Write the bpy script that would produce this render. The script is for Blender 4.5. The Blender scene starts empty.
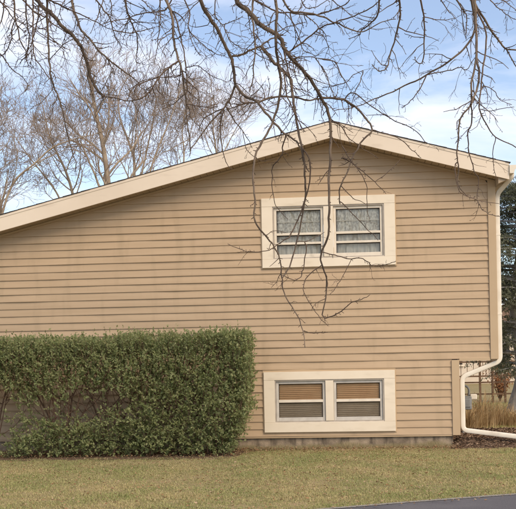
import bpy, math, random
import numpy as np
from mathutils import Vector, Matrix, noise
random.seed(7)
S = bpy.context.scene
COL = S.collection
R = math.radians

# ------------------------------------------------------------------ camera
F = 910.0; PX, PY = 258.0, 362.0          # focal length and principal point in photo pixels (516 wide)
YAW = R(4.7); ROLL = R(1.1)
CAM = Vector((0.0, -14.0, 1.34))
fw = Vector((-math.sin(YAW), math.cos(YAW), 0)); rt = Vector((math.cos(YAW), math.sin(YAW), 0)); up = Vector((0, 0, 1))
xc = rt*math.cos(ROLL) - up*math.sin(ROLL); yc = rt*math.sin(ROLL) + up*math.cos(ROLL)
cd = bpy.data.cameras.new('camera'); cam = bpy.data.objects.new('camera', cd); COL.objects.link(cam)
cd.sensor_fit = 'HORIZONTAL'; cd.sensor_width = 36.0; cd.lens = 36.0*F/516.0
cd.shift_y = (PY-254.5)/516.0; cd.clip_end = 2000; cd.clip_start = 0.1
m = Matrix((xc, yc, -fw)).transposed().to_4x4(); m.translation = CAM
cam.matrix_world = m
S.camera = cam

# ------------------------------------------------------------------ sky, sun, exposure
SUN_AZ = R(142); SUN_EL = R(43)           # azimuth from +Y towards +X
w = bpy.data.worlds.new('World'); S.world = w; w.use_nodes = True
nt = w.node_tree; nt.nodes.clear()
def N(t, **k):
    n = nt.nodes.new(t)
    for a, b in k.items(): setattr(n, a, b)
    return n
sky = N('ShaderNodeTexSky', sky_type='NISHITA', sun_disc=False, sun_elevation=SUN_EL, sun_rotation=SUN_AZ,
        air_density=1.0, dust_density=0.6, ozone_density=1.6)
tc = N('ShaderNodeTexCoord'); mp = N('ShaderNodeMapping'); mp.inputs['Scale'].default_value = (1.6, 1.6, 5.5)
mp.inputs['Rotation'].default_value = (0.0, R(7), 0.0); mp.inputs['Location'].default_value = (0.35, 0.1, 0.6)
n1 = N('ShaderNodeTexNoise'); n1.inputs['Scale'].default_value = 2.3; n1.inputs['Detail'].default_value = 7; n1.inputs['Roughness'].default_value = 0.55; n1.inputs['Distortion'].default_value = 0.35
cr = N('ShaderNodeValToRGB'); cr.color_ramp.elements[0].position = 0.40; cr.color_ramp.elements[1].position = 0.66
mx = N('ShaderNodeMix', data_type='RGBA'); mx.inputs['B'].default_value = (6.6, 6.5, 6.9, 1)
ml = N('ShaderNodeMath', operation='MULTIPLY_ADD'); ml.inputs[1].default_value = 0.62; ml.inputs[2].default_value = 0.12
bg = N('ShaderNodeBackground'); bg.inputs['Strength'].default_value = 0.10
ow = N('ShaderNodeOutputWorld')
L = nt.links.new
L(tc.outputs['Generated'], mp.inputs['Vector']); L(mp.outputs[0], n1.inputs['Vector']); L(n1.outputs['Fac'], cr.inputs['Fac'])
L(cr.outputs['Color'], ml.inputs[0]); L(ml.outputs[0], mx.inputs['Factor']); L(sky.outputs[0], mx.inputs['A']); L(mx.outputs['Result'], bg.inputs['Color']); L(bg.outputs[0], ow.inputs['Surface'])
sl = bpy.data.lights.new('sun', 'SUN'); sl.energy = 1.5; sl.angle = R(32); sl.color = (1.0, 0.80, 0.56)
so = bpy.data.objects.new('sun', sl); COL.objects.link(so)
tosun = Vector((math.sin(SUN_AZ)*math.cos(SUN_EL), math.cos(SUN_AZ)*math.cos(SUN_EL), math.sin(SUN_EL)))
so.rotation_euler = tosun.to_track_quat('Z', 'Y').to_euler(); so.location = tosun*40
vs = S.view_settings; vs.view_transform = 'Standard'; vs.look = 'None'; vs.gamma = 1.0; vs.use_curve_mapping = False; vs.exposure = 1.0

# ------------------------------------------------------------------ pixel to place
def ray(px, py):
    u1 = px-PX; v1 = PY-py
    u = u1*math.cos(ROLL)+v1*math.sin(ROLL); v = -u1*math.sin(ROLL)+v1*math.cos(ROLL)
    return fw*F + rt*u + up*v
def at(px, py, Y=0.0):
    d = ray(px, py); return CAM + d*((Y-CAM.y)/d.y)
def gnd(px, py, z=0.0):
    d = ray(px, py); return CAM + d*((z-CAM.z)/d.z)

# ------------------------------------------------------------------ materials
def mat(name, c1, c2=None, scale=6.0, rough=0.75, bump=0.0, bscale=60.0, stretch=(1, 1, 1), detail=6, island=None, objrand=0.0,
        ramp=(0.35, 0.65), spec=0.3, trans=None, extra=None):
    m = bpy.data.materials.new(name); m.use_nodes = True
    t = m.node_tree; b = t.nodes['Principled BSDF']; lk = t.links.new
    b.inputs['Roughness'].default_value = rough; b.inputs['Specular IOR Level'].default_value = spec
    tcn = t.nodes.new('ShaderNodeTexCoord'); mpn = t.nodes.new('ShaderNodeMapping'); mpn.inputs['Scale'].default_value = stretch
    geo = t.nodes.new('ShaderNodeNewGeometry'); lk(geo.outputs['Position'], mpn.inputs['Vector'])
    col = None
    if c2 is None:
        rgb = t.nodes.new('ShaderNodeRGB'); rgb.outputs[0].default_value = (*c1, 1); col = rgb.outputs[0]
    else:
        nz = t.nodes.new('ShaderNodeTexNoise'); nz.inputs['Scale'].default_value = scale; nz.inputs['Detail'].default_value = detail
        lk(mpn.outputs[0], nz.inputs['Vector'])
        rp = t.nodes.new('ShaderNodeValToRGB'); rp.color_ramp.elements[0].position = ramp[0]; rp.color_ramp.elements[1].position = ramp[1]
        rp.color_ramp.elements[0].color = (*c1, 1); rp.color_ramp.elements[1].color = (*c2, 1)
        lk(nz.outputs['Fac'], rp.inputs['Fac']); col = rp.outputs['Color']
    if island:                                   # per leaf / blade / chip colour
        rp = t.nodes.new('ShaderNodeValToRGB'); els = rp.color_ramp.elements
        k = len(island); els[0].position = 0; els[0].color = (*island[0], 1); els[1].position = 1; els[1].color = (*island[-1], 1)
        for i in range(1, k-1):
            e = els.new(i/(k-1)); e.color = (*island[i], 1)
        lk(geo.outputs['Random Per Island'], rp.inputs['Fac'])
        mi = t.nodes.new('ShaderNodeMix'); mi.data_type = 'RGBA'; mi.inputs['Factor'].default_value = 0.6
        lk(col, mi.inputs['A']); lk(rp.outputs['Color'], mi.inputs['B']); col = mi.outputs['Result']
    if objrand:
        oi = t.nodes.new('ShaderNodeObjectInfo'); hs = t.nodes.new('ShaderNodeHueSaturation')
        mr = t.nodes.new('ShaderNodeMapRange'); mr.inputs['To Min'].default_value = 1-objrand; mr.inputs['To Max'].default_value = 1+objrand
        lk(oi.outputs['Random'], mr.inputs['Value']); lk(mr.outputs[0], hs.inputs['Value']); lk(col, hs.inputs['Color']); col = hs.outputs['Color']
    if extra: col = extra(t, col, geo)
    lk(col, b.inputs['Base Color'])
    if bump:
        bz = t.nodes.new('ShaderNodeTexNoise'); bz.inputs['Scale'].default_value = bscale; bz.inputs['Detail'].default_value = 5
        lk(mpn.outputs[0], bz.inputs['Vector'])
        bn = t.nodes.new('ShaderNodeBump'); bn.inputs['Strength'].default_value = bump; bn.inputs['Distance'].default_value = 0.01
        lk(bz.outputs['Fac'], bn.inputs['Height']); lk(bn.outputs[0], b.inputs['Normal'])
    if trans:
        tr = t.nodes.new('ShaderNodeBsdfTranslucent'); lk(col, tr.inputs['Color'])
        ms = t.nodes.new('ShaderNodeMixShader'); ms.inputs[0].default_value = trans
        lk(b.outputs[0], ms.inputs[1]); lk(tr.outputs[0], ms.inputs[2]); lk(ms.outputs[0], t.nodes['Material Output'].inputs['Surface'])
    return m

def weather(dark, scale, lo, hi, stretch):
    def f(t, col, geo):
        mpn = t.nodes.new('ShaderNodeMapping'); mpn.inputs['Scale'].default_value = stretch
        t.links.new(geo.outputs['Position'], mpn.inputs['Vector'])
        nz = t.nodes.new('ShaderNodeTexNoise'); nz.inputs['Scale'].default_value = scale; nz.inputs['Detail'].default_value = 8
        t.links.new(mpn.outputs[0], nz.inputs['Vector'])
        mr = t.nodes.new('ShaderNodeMapRange'); mr.inputs['From Min'].default_value = lo; mr.inputs['From Max'].default_value = hi
        t.links.new(nz.outputs['Fac'], mr.inputs['Value'])
        mi = t.nodes.new('ShaderNodeMix'); mi.data_type = 'RGBA'; mi.inputs['B'].default_value = (*dark, 1)
        t.links.new(mr.outputs[0], mi.inputs['Factor']); t.links.new(col, mi.inputs['A'])
        return mi.outputs['Result']
    return f

M = {}
M['siding'] = mat('vinyl siding', (0.455, 0.332, 0.212), (0.495, 0.365, 0.238), scale=1.6, rough=0.62, bump=0.10, bscale=22, stretch=(0.35, 1, 9), objrand=0.035, spec=0.25,
                  extra=weather((0.36, 0.27, 0.17), 2.2, 0.52, 1.0, (2.4, 1, 0.5)))
M['corner'] = mat('corner trim', (0.47, 0.345, 0.215), (0.50, 0.375, 0.24), scale=2, rough=0.6, bump=0.05, objrand=0.03)
M['trim'] = mat('cream trim paint', (0.76, 0.66, 0.515), (0.80, 0.705, 0.56), scale=3, rough=0.55, bump=0.05, bscale=30, objrand=0.02,
                extra=weather((0.5, 0.42, 0.3), 3.0, 0.56, 1.1, (1, 1, 3)))
M['fascia'] = mat('fascia metal', (0.72, 0.61, 0.48), (0.78, 0.67, 0.535), scale=1.4, rough=0.5, bump=0.05, bscale=12,
                  extra=weather((0.45, 0.36, 0.26), 3.5, 0.56, 1.1, (0.6, 1, 2.5)))
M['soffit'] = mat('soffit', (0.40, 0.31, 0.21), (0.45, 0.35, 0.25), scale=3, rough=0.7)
M['sash'] = mat('white sash', (0.70, 0.62, 0.50), (0.77, 0.69, 0.57), scale=8, rough=0.45, extra=weather((0.4, 0.36, 0.3), 9, 0.56, 1.0, (1, 1, 1)))
M['alum'] = mat('storm aluminium', (0.40, 0.35, 0.29), (0.5, 0.44, 0.37), scale=12, rough=0.4)
M['greysash'] = mat('grey sash', (0.50, 0.465, 0.41), (0.6, 0.56, 0.5), scale=9, rough=0.45)
M['seal_and_shade'] = mat('dark seal', (0.035, 0.03, 0.028), rough=0.8)  # gasket rubber, also the shade strips painted under the sash rails
M['interior'] = mat('dark room', (0.05, 0.042, 0.036), (0.08, 0.07, 0.06), scale=2, rough=0.9)
M['gutter'] = mat('white gutter', (0.74, 0.67, 0.55), (0.80, 0.74, 0.63), scale=4, rough=0.42, extra=weather((0.45, 0.37, 0.28), 5, 0.55, 1.0, (1, 1, 0.7)))
M['concrete'] = mat('foundation concrete', (0.18, 0.14, 0.10), (0.37, 0.29, 0.205), scale=7, rough=0.92, bump=0.6, bscale=70,
                    extra=weather((0.075, 0.06, 0.045), 5, 0.5, 0.78, (3, 1, 0.7)))
M['shingle'] = mat('asphalt shingle', (0.055, 0.045, 0.04), (0.12, 0.10, 0.09), scale=40, rough=0.95, bump=0.6, bscale=120)
M['road'] = mat('asphalt', (0.085, 0.080, 0.086), (0.14, 0.132, 0.136), scale=90, rough=0.9, bump=0.5, bscale=260, extra=weather((0.18, 0.17, 0.168), 1.3, 0.5, 0.9, (1, 1, 1)))
M['roadedge'] = mat('gritty road edge', (0.20, 0.18, 0.15), (0.36, 0.33, 0.28), scale=60, rough=0.95, bump=0.5, bscale=200)
M['lawn'] = mat('lawn soil', (0.26, 0.21, 0.105), (0.36, 0.265, 0.15), scale=1.5, rough=1.0, bump=0.8, bscale=90, spec=0.05,
                extra=weather((0.19, 0.19, 0.08), 14, 0.45, 0.7, (1, 1, 1)))
M['mulch'] = mat('mulch soil', (0.10, 0.066, 0.045), (0.19, 0.13, 0.088), scale=26, rough=1.0, bump=0.8, bscale=80, spec=0.05)
M['chip'] = mat('bark chips', (0.16, 0.105, 0.07), (0.30, 0.21, 0.145), scale=3, rough=1.0, spec=0.05,
                island=[(0.08, 0.05, 0.034), (0.2, 0.125, 0.08), (0.38, 0.28, 0.19), (0.15, 0.095, 0.065), (0.3, 0.19, 0.125)])
M['deadleaf'] = mat('dead leaves', (0.22, 0.125, 0.06), (0.34, 0.22, 0.12), scale=4, rough=0.9, spec=0.1,
                    island=[(0.16, 0.075, 0.035), (0.33, 0.2, 0.10), (0.48, 0.34, 0.2), (0.25, 0.13, 0.06), (0.6, 0.46, 0.31), (0.13, 0.07, 0.04)], trans=0.15)
M['grass'] = mat('grass blades', (0.25, 0.33, 0.10), (0.60, 0.49, 0.25), scale=1.3, rough=0.85, spec=0.1, ramp=(0.38, 0.62),
                 island=[(0.17, 0.2, 0.06), (0.32, 0.31, 0.12), (0.54, 0.44, 0.23), (0.25, 0.26, 0.09), (0.68, 0.55, 0.34), (0.38, 0.34, 0.15)], trans=0.25)
M['drygrass'] = mat('dry tall grass', (0.42, 0.29, 0.14), (0.55, 0.40, 0.22), scale=3, rough=0.9, spec=0.1,
                    island=[(0.3, 0.18, 0.08), (0.5, 0.35, 0.18), (0.62, 0.47, 0.28), (0.45, 0.27, 0.12)], trans=0.25)
M['straw'] = mat('pale straw', (0.36, 0.30, 0.17), (0.48, 0.40, 0.25), scale=5, rough=0.9, spec=0.1, island=[(0.26, 0.22, 0.12), (0.42, 0.35, 0.2), (0.56, 0.47, 0.3), (0.25, 0.25, 0.1)], trans=0.2)
M['hedgeleaf'] = mat('hedge leaves', (0.20, 0.245, 0.09), (0.27, 0.29, 0.12), scale=3.2, rough=0.55, spec=0.35,
                     island=[(0.13, 0.17, 0.07), (0.22, 0.265, 0.10), (0.37, 0.375, 0.165), (0.17, 0.215, 0.085), (0.44, 0.42, 0.21), (0.23, 0.27, 0.11)], trans=0.42)
M['evergreen'] = mat('evergreen leaves', (0.085, 0.095, 0.055), (0.135, 0.14, 0.085), scale=2.0, rough=0.6, spec=0.3,
                     island=[(0.07, 0.08, 0.045), (0.12, 0.13, 0.075), (0.2, 0.2, 0.12), (0.09, 0.1, 0.055)], trans=0.25)
M['rustleaf'] = mat('rust leaves', (0.34, 0.15, 0.065), (0.45, 0.22, 0.1), scale=3, rough=0.8, spec=0.1, island=[(0.25, 0.1, 0.04), (0.42, 0.2, 0.09), (0.5, 0.3, 0.16)], trans=0.3)
M['stem'] = mat('hedge stems', (0.12, 0.07, 0.045), (0.2, 0.125, 0.085), scale=12, rough=0.9, bump=0.4)
M['bark'] = mat('near bark', (0.09, 0.066, 0.05), (0.2, 0.15, 0.108), scale=9, rough=0.9, bump=0.5, bscale=55, objrand=0.22, stretch=(1, 1, 0.5))
M['twig'] = mat('twig bark', (0.078, 0.053, 0.039), (0.14, 0.098, 0.07), scale=10, rough=0.85, objrand=0.2)
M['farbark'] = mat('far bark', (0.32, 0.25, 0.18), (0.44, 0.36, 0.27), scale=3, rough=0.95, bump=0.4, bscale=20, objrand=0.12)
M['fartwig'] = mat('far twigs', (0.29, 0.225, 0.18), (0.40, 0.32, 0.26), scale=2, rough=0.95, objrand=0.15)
M['greybark'] = mat('grey bark', (0.22, 0.21, 0.2), (0.34, 0.33, 0.32), scale=6, rough=0.95, bump=0.7, bscale=25, stretch=(3, 3, 0.6))
M['wood'] = mat('weathered wood', (0.11, 0.065, 0.04), (0.19, 0.12, 0.075), scale=5, rough=0.9, bump=0.3, stretch=(1, 1, 4), objrand=0.15)
M['greymetal'] = mat('grey metal', (0.22, 0.22, 0.215), (0.30, 0.30, 0.29), scale=9, rough=0.5)
M['beige'] = mat('beige wall', (0.62, 0.52, 0.40), (0.68, 0.58, 0.46), scale=2, rough=0.8, objrand=0.02)
M['brownroof'] = mat('brown roof', (0.17, 0.11, 0.08), (0.24, 0.16, 0.115), scale=14, rough=0.95)
def lace(t, col, geo): return col
M['lace'] = mat('lace curtain', (0.50, 0.44, 0.36), (0.93, 0.87, 0.76), scale=26, rough=0.95, stretch=(1.6, 1, 0.8), ramp=(0.36, 0.62), trans=0.05)
M['sheer'] = mat('sheer curtain', (0.6, 0.53, 0.44), (0.85, 0.78, 0.66), scale=16, rough=0.95, stretch=(2.5, 1, 0.25), trans=0.05)
M['bronzeblind'] = mat('tan blind', (0.80, 0.46, 0.24), (0.88, 0.54, 0.29), scale=4, rough=0.7)
M['greyblind'] = mat('taupe blind', (0.62, 0.46, 0.30), (0.74, 0.56, 0.38), scale=4, rough=0.7)

def glassmat(name, gl, tint=(1, 1, 1)):
    m = bpy.data.materials.new(name); m.use_nodes = True; t = m.node_tree; t.nodes.clear()
    o = t.nodes.new('ShaderNodeOutputMaterial'); ms = t.nodes.new('ShaderNodeMixShader')
    a = t.nodes.new('ShaderNodeBsdfTransparent'); a.inputs[0].default_value = (*tint, 1)
    g = t.nodes.new('ShaderNodeBsdfGlossy'); g.inputs['Roughness'].default_value = 0.03
    lw = t.nodes.new('ShaderNodeLayerWeight'); lw.inputs['Blend'].default_value = 0.25
    ad = t.nodes.new('ShaderNodeMath'); ad.operation = 'ADD'; ad.inputs[1].default_value = gl; ad.use_clamp = True
    nz = t.nodes.new('ShaderNodeTexNoise'); nz.inputs['Scale'].default_value = 1.7; bn = t.nodes.new('ShaderNodeBump'); bn.inputs['Strength'].default_value = 0.03
    t.links.new(nz.outputs['Fac'], bn.inputs['Height']); t.links.new(bn.outputs[0], g.inputs['Normal'])
    t.links.new(lw.outputs['Fresnel'], ad.inputs[0]); t.links.new(ad.outputs[0], ms.inputs[0]); t.links.new(a.outputs[0], ms.inputs[1]); t.links.new(g.outputs[0], ms.inputs[2]); t.links.new(ms.outputs[0], o.inputs['Surface'])
    return m
M['glass'] = glassmat('window glass', 0.015, (0.97, 0.98, 0.97))
def screenmat():
    m = bpy.data.materials.new('insect screen'); m.use_nodes = True; t = m.node_tree; b = t.nodes['Principled BSDF']
    b.inputs['Base Color'].default_value = (0.2, 0.15, 0.10, 1); b.inputs['Roughness'].default_value = 0.8
    a = t.nodes.new('ShaderNodeBsdfTransparent'); ms = t.nodes.new('ShaderNodeMixShader'); ms.inputs[0].default_value = 0.12
    t.links.new(a.outputs[0], ms.inputs[1]); t.links.new(b.outputs[0], ms.inputs[2]); t.links.new(ms.outputs[0], t.nodes['Material Output'].inputs['Surface'])
    return m
M['screen'] = screenmat()

# ------------------------------------------------------------------ builders
def tag(o, label=None, cat=None, group=None, kind=None):
    if label: o['label'] = label
    if cat: o['category'] = cat
    if group: o['group'] = group
    if kind: o['kind'] = kind
    return o
def empty(name, loc=(0, 0, 0)):
    o = bpy.data.objects.new(name, None); COL.objects.link(o); o.location = loc; o.empty_display_size = 0.2; return o
class MB:
    def __init__(s): s.v = []; s.f = []
    def add(s, vs, fs):
        k = len(s.v); s.v += [tuple(p) for p in vs]; s.f += [tuple(i+k for i in q) for q in fs]
    def box(s, x0, x1, y0, y1, z0, z1):
        s.add([(x, y, z) for z in (z0, z1) for y in (y0, y1) for x in (x0, x1)],
              [(0, 2, 3, 1), (4, 5, 7, 6), (0, 1, 5, 4), (2, 6, 7, 3), (0, 4, 6, 2), (1, 3, 7, 5)])
    def prism(s, poly, y0, y1):                # poly in (x,z), counter-clockwise seen from -y
        n = len(poly)
        s.add([(x, y0, z) for x, z in poly] + [(x, y1, z) for x, z in poly],
              [tuple(range(n)), tuple(range(2*n-1, n-1, -1))] + [(i, n+i, n+(i+1) % n, (i+1) % n) for i in range(n)])
    def build(s, name, material, parent=None, smooth=False, bevel=0.0, keep=None):
        me = bpy.data.meshes.new(name); me.from_pydata(s.v, [], s.f); me.validate(); me.update()
        me.materials.append(material)
        if smooth: me.polygons.foreach_set('use_smooth', [True]*len(me.polygons))
        o = bpy.data.objects.new(name, me); COL.objects.link(o)
        if parent is not None:
            o.parent = parent
            if parent.location.length: o.matrix_parent_inverse = Matrix.Translation(-(world_loc(parent)))
        if bevel:
            b = o.modifiers.new('bevel', 'BEVEL'); b.width = bevel; b.segments = 2; b.limit_method = 'ANGLE'
        return o
def world_loc(o):
    p = Vector(o.location)
    return p
def npmesh(name, V, Fq, material, parent=None, smooth=False):
    """V (n,3) array, Fq (m,k) int array, all faces k-sided"""
    me = bpy.data.meshes.new(name); n, mm, k = len(V), len(Fq), Fq.shape[1]
    me.vertices.add(n); me.vertices.foreach_set('co', np.ascontiguousarray(V, dtype=np.float32).ravel())
    me.loops.add(mm*k); me.loops.foreach_set('vertex_index', np.ascontiguousarray(Fq, dtype=np.int32).ravel())
    me.polygons.add(mm); me.polygons.foreach_set('loop_start', np.arange(0, mm*k, k, dtype=np.int32))
    try: me.polygons.foreach_set('loop_total', np.full(mm, k, dtype=np.int32))
    except Exception: pass
    me.update(calc_edges=True); me.validate()
    if smooth: me.polygons.foreach_set('use_smooth', [True]*mm)
    me.materials.append(material)
    o = bpy.data.objects.new(name, me); COL.objects.link(o)
    if parent is not None: o.parent = parent
    return o
class Tubes:
    """many tapered tubes in one mesh"""
    def __init__(s): s.V = []; s.Q = []; s.n = 0
    def tube(s, P, r, sides=5, cap=True):
        P = np.asarray(P, float); n = len(P); r = np.asarray(r, float)
        if r.ndim == 0: r = np.full(n, r)
        T = np.gradient(P, axis=0); T /= np.linalg.norm(T, axis=1)[:, None]+1e-9
        ref = np.array([0.31, 0.92, 0.24]) if abs(T[0][1]) < 0.8 else np.array([0.9, 0.1, 0.4])
        A = np.cross(T, ref); A /= np.linalg.norm(A, axis=1)[:, None]+1e-9; B = np.cross(T, A)
        th = np.arange(sides)*2*np.pi/sides
        ring = P[:, None, :] + r[:, None, None]*(np.cos(th)[None, :, None]*A[:, None, :]+np.sin(th)[None, :, None]*B[:, None, :])
        s.V.append(ring.reshape(-1, 3))
        i = np.arange(n-1)[:, None]*sides; j = np.arange(sides)[None, :]; j2 = (j+1) % sides
        q = np.stack([i+j, i+j2, i+sides+j2, i+sides+j], -1).reshape(-1, 4) + s.n
        s.Q.append(q); s.n += n*sides
    def build(s, name, material, parent=None, smooth=True):
        return npmesh(name, np.concatenate(s.V), np.concatenate(s.Q), material, parent, smooth)
def catmull(P, sub=5):
    P = [np.asarray(p, float) for p in P]; P = [2*P[0]-P[1]]+P+[2*P[-1]-P[-2]]; out = []
    for i in range(1, len(P)-2):
        a, b, c, d = P[i-1:i+3]
        for k in range(sub):
            t = k/sub; out.append(0.5*((2*b)+(c-a)*t+(2*a-5*b+4*c-d)*t*t+(3*b-a-3*c+d)*t**3))
    out.append(P[-2]); return np.array(out)

# ================================================================== SETTING
EX = Vector(gnd(340, 509)); EY = Vector(gnd(516, 495)); ed = (EY-EX).normalized(); en = Vector((-ed.y, ed.x, 0))   # road edge, en points to the house
def edge_y(x):
    t = (x-EX.x)/ed.x; return EX.y+ed.y*t
def edge_wob(x): return 0.05*noise.noise(Vector((x*0.9, 3.1, 0)))+0.02*noise.noise(Vector((x*4.0, 9.1, 0)))
mb = MB(); mb.add([(-150, -150, 0), (150, -150, 0), (150, 200, 0), (-150, 200, 0)], [(0, 1, 2, 3)])
tag(mb.build('ground', M['lawn']), 'wide lawn ground of short tan green turf around the house', 'ground', kind='structure')
def strip(name, off0, off1, z, material, label, cat):
    mb = MB(); xs = [-60+i*0.25 for i in range(481)]
    for x in xs:
        y = edge_y(x)+edge_wob(x); mb.v += [(x, y-off0, z), (x, y-off1, z)]
    for i in range(len(xs)-1): mb.f.append((2*i, 2*i+1, 2*i+3, 2*i+2))
    for f in range(len(mb.f)): mb.f[f] = mb.f[f][::-1] if False else mb.f[f]
    return tag(mb.build(name, material), label, cat, kind='structure')
strip('road', 0.0, 7.5, 0.010, M['road'], 'grey asphalt road along the front edge of the lawn', 'road')
strip('road_edge', -0.045, 0.03, 0.014, M['roadedge'], 'pale gritty crumbled strip along the asphalt edge', 'road')

# ================================================================== HOUSE
house = empty('house'); tag(house, 'tan vinyl sided house gable end with cream trimmed windows and low roof', 'house')
PKX, PKZ, SLL, SLR = 0.04, 4.928, 0.2435, 0.277       # roof peak (top of fascia) and its two slopes
OV = 0.32                                             # rake overhang
XR_U, XR_L = 2.49, 1.905                              # right corner of upper and of lower storey
XLW = -7.6                                            # left corner, out of view
ZB, EXPO, ZC = 0.187, 0.1141, 1.328                   # bottom of siding, board exposure, underside of the overhanging storey
DEPTH = 8.6
def rooftop(x): return PKZ - (SLL*(PKX-x) if x < PKX else SLR*(x-PKX))
FH = 0.247                                            # fascia height
def soff(x): return rooftop(x) - FH + 0.012
WINS = [dict(x0=-1.051, x1=0.983, z0=2.782, z1=3.85), dict(x0=-1.066, x1=0.935, z0=0.252, z1=1.18)]
# structural walls behind the boards, with window openings
mb = MB()
def wallstrip(x0, x1, z0, z1=None):
    if z1 is None:
        ps = [(x0, z0), (x1, z0), (x1, soff(x1)), (x0, soff(x0))]
        if x0 < PKX < x1: ps.insert(3, (PKX, soff(PKX)))
        mb.prism(ps, 0.0, 0.14)
    else: mb.prism([(x0, z0), (x1, z0), (x1, z1), (x0, z1)], 0.0, 0.14)
U, W = WINS; ins = 0.06
ax0, ax1 = U['x0']+ins, U['x1']-ins; bx0, bx1 = W['x0']+ins, W['x1']-ins
wallstrip(XLW, -1.3, ZB); wallstrip(-1.3, ax0, ZC+0.002); wallstrip(ax1, XR_U-0.02, ZC+0.002)
wallstrip(ax0, ax1, U['z1']-ins); wallstrip(ax0, ax1, ZC+0.002, U['z0']+ins)
wallstrip(-1.3, bx0, ZB, ZC); wallstrip(bx1, XR_L-0.02, ZB, ZC); wallstrip(bx0, bx1, ZB, W['z0']+ins); wallstrip(bx0, bx1, W['z1']-ins, ZC)
mb.build('wall', M['interior'], house)
# other walls, floors
mb = MB()
mb.box(XR_U-0.14, XR_U-0.02, 0.14, DEPTH, ZC+0.01, 4.0); mb.box(XR_L-0.14, XR_L-0.02, 0.14, DEPTH, 0.19, ZC)
mb.box(XLW, XLW+0.12, 0.14, DEPTH, 0.19, 2.75); mb.box(XLW+0.12, XR_U-0.14, DEPTH-0.12, DEPTH, 0.19, 3.9)
mb.build('side_wall', M['siding'], house)
mb = MB(); mb.box(XLW+0.12, XR_L-0.14, 0.14, DEPTH-0.12, ZC+0.0, ZC+0.12); mb.box(XLW+0.12, XR_L-0.14, 0.14, DEPTH-0.12, 0.10, 0.18)
mb.box(XLW+0.12, XR_L-0.14, 2.6, 2.7, 0.18, 3.4); mb.build('inner_floor', M['interior'], house)
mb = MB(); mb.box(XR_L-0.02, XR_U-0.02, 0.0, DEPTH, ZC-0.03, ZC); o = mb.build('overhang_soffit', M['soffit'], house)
# foundation
mb = MB(); nx = 90
xf = [XLW+(1.80-XLW)*i/nx for i in range(nx+1)]
for x in xf:
    for z in (-0.2, 0.02, 0.09, 0.15, 0.195):
        mb.v.append((x, 0.02+0.008*noise.noise(Vector((x*5, z*9, 1))), z))
for i in range(nx):
    for j in range(4): a = i*5+j; mb.f.append((a, a+5, a+6, a+1))
fo = mb.build('foundation', M['concrete'], house, smooth=True)
mb = MB(); mb.box(XLW, 1.80, 0.05, DEPTH, -0.2, 0.185); mb.build('foundation_block', M['concrete'], house)
# siding boards, one object each
def board(x0t, x1t, x0b, x1b, z0, z1, seed):
    n = max(2, int((x1b-x0b)/0.16)); mb = MB()
    for i in range(n+1):
        t = i/n; xb = x0b+(x1b-x0b)*t; xt = x0t+(x1t-x0t)*t
        wv = noise.noise(Vector((xb*2.3, seed*3.7, 0.5))); wz = noise.noise(Vector((xb*1.1, seed*2.9, 7.5)))
        lip = -0.0185-0.0085*wv; dz = 0.0028*wz
        mb.v += [(xt, -0.0035, z1+0.006), (xb, lip-0.0005, z0+0.012+dz), (xb, lip-0.001, z0+dz), (xb, -0.003, z0-0.002+dz)]
    for i in range(n):
        for j in range(3): a = 4*i+j; mb.f.append((a, a+1, a+5, a+4))
    mb.build('siding_board', M['siding'], house)
z = ZB; k = 0
def xl_at(z): return max(XLW+0.02, PKX-(PKZ-FH+0.012-z)/SLL)
def xr_at(z): return PKX+(PKZ-FH+0.012-z)/SLR
while z < PKZ-FH:
    z1 = min(z+EXPO, PKZ-FH+0.008)
    xr = (XR_L-0.108) if z < ZC-0.03 else (XR_U-0.108)
    lt, lb, rt_, rb = xl_at(z1), xl_at(z), min(xr, xr_at(z1)), min(xr, xr_at(z))
    spans = [(lt, rt_, lb, rb)]
    for Wn in WINS:
        a, b = Wn['x0']-0.016, Wn['x1']+0.016
        if z1 > Wn['z0']-0.03 and z < Wn['z1']+0.01:
            if z < Wn['z0']-0.035 or z1 > Wn['z1']+0.085: continue     # only crosses the trim by a sliver: run behind it
            spans = [(lt, a, lb, a), (b, rt_, b, rb)]
    for q, (a, b, c, d) in enumerate(spans):
        if b-a > 0.03: board(a, b, c, d, z, z1, k+0.37*q)
    z += EXPO; k += 1
# corner boards and starter trims
def cboard(x0, x1, z0, z1, name='corner_board'):
    mb = MB(); mb.prism([(x0, z0), (x1, z0), (x1, z1), (x0, z1)] if z1 else [(x0, z0), (x1, z0), (x1, soff(x1)-0.004), (x0, soff(x0)-0.004)], -0.037, 0.075)
    return mb.build(name, M['corner'], house, bevel=0.004)
cboard(XR_U-0.115, XR_U, ZC-0.012, None); cboard(XR_L-0.115, XR_L, ZB-0.012, ZC-0.016)
mb = MB(); mb.box(XR_L+0.001, XR_U-0.117, -0.024, 0.0, ZC-0.034, ZC+0.012); mb.build('drip_strip', M['corner'], house, bevel=0.003)
mb = MB(); mb.box(XLW, XR_L-0.117, -0.014, 0.03, ZB-0.026, ZB-0.004); mb.build('starter_strip', M['corner'], house, bevel=0.003)

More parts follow.
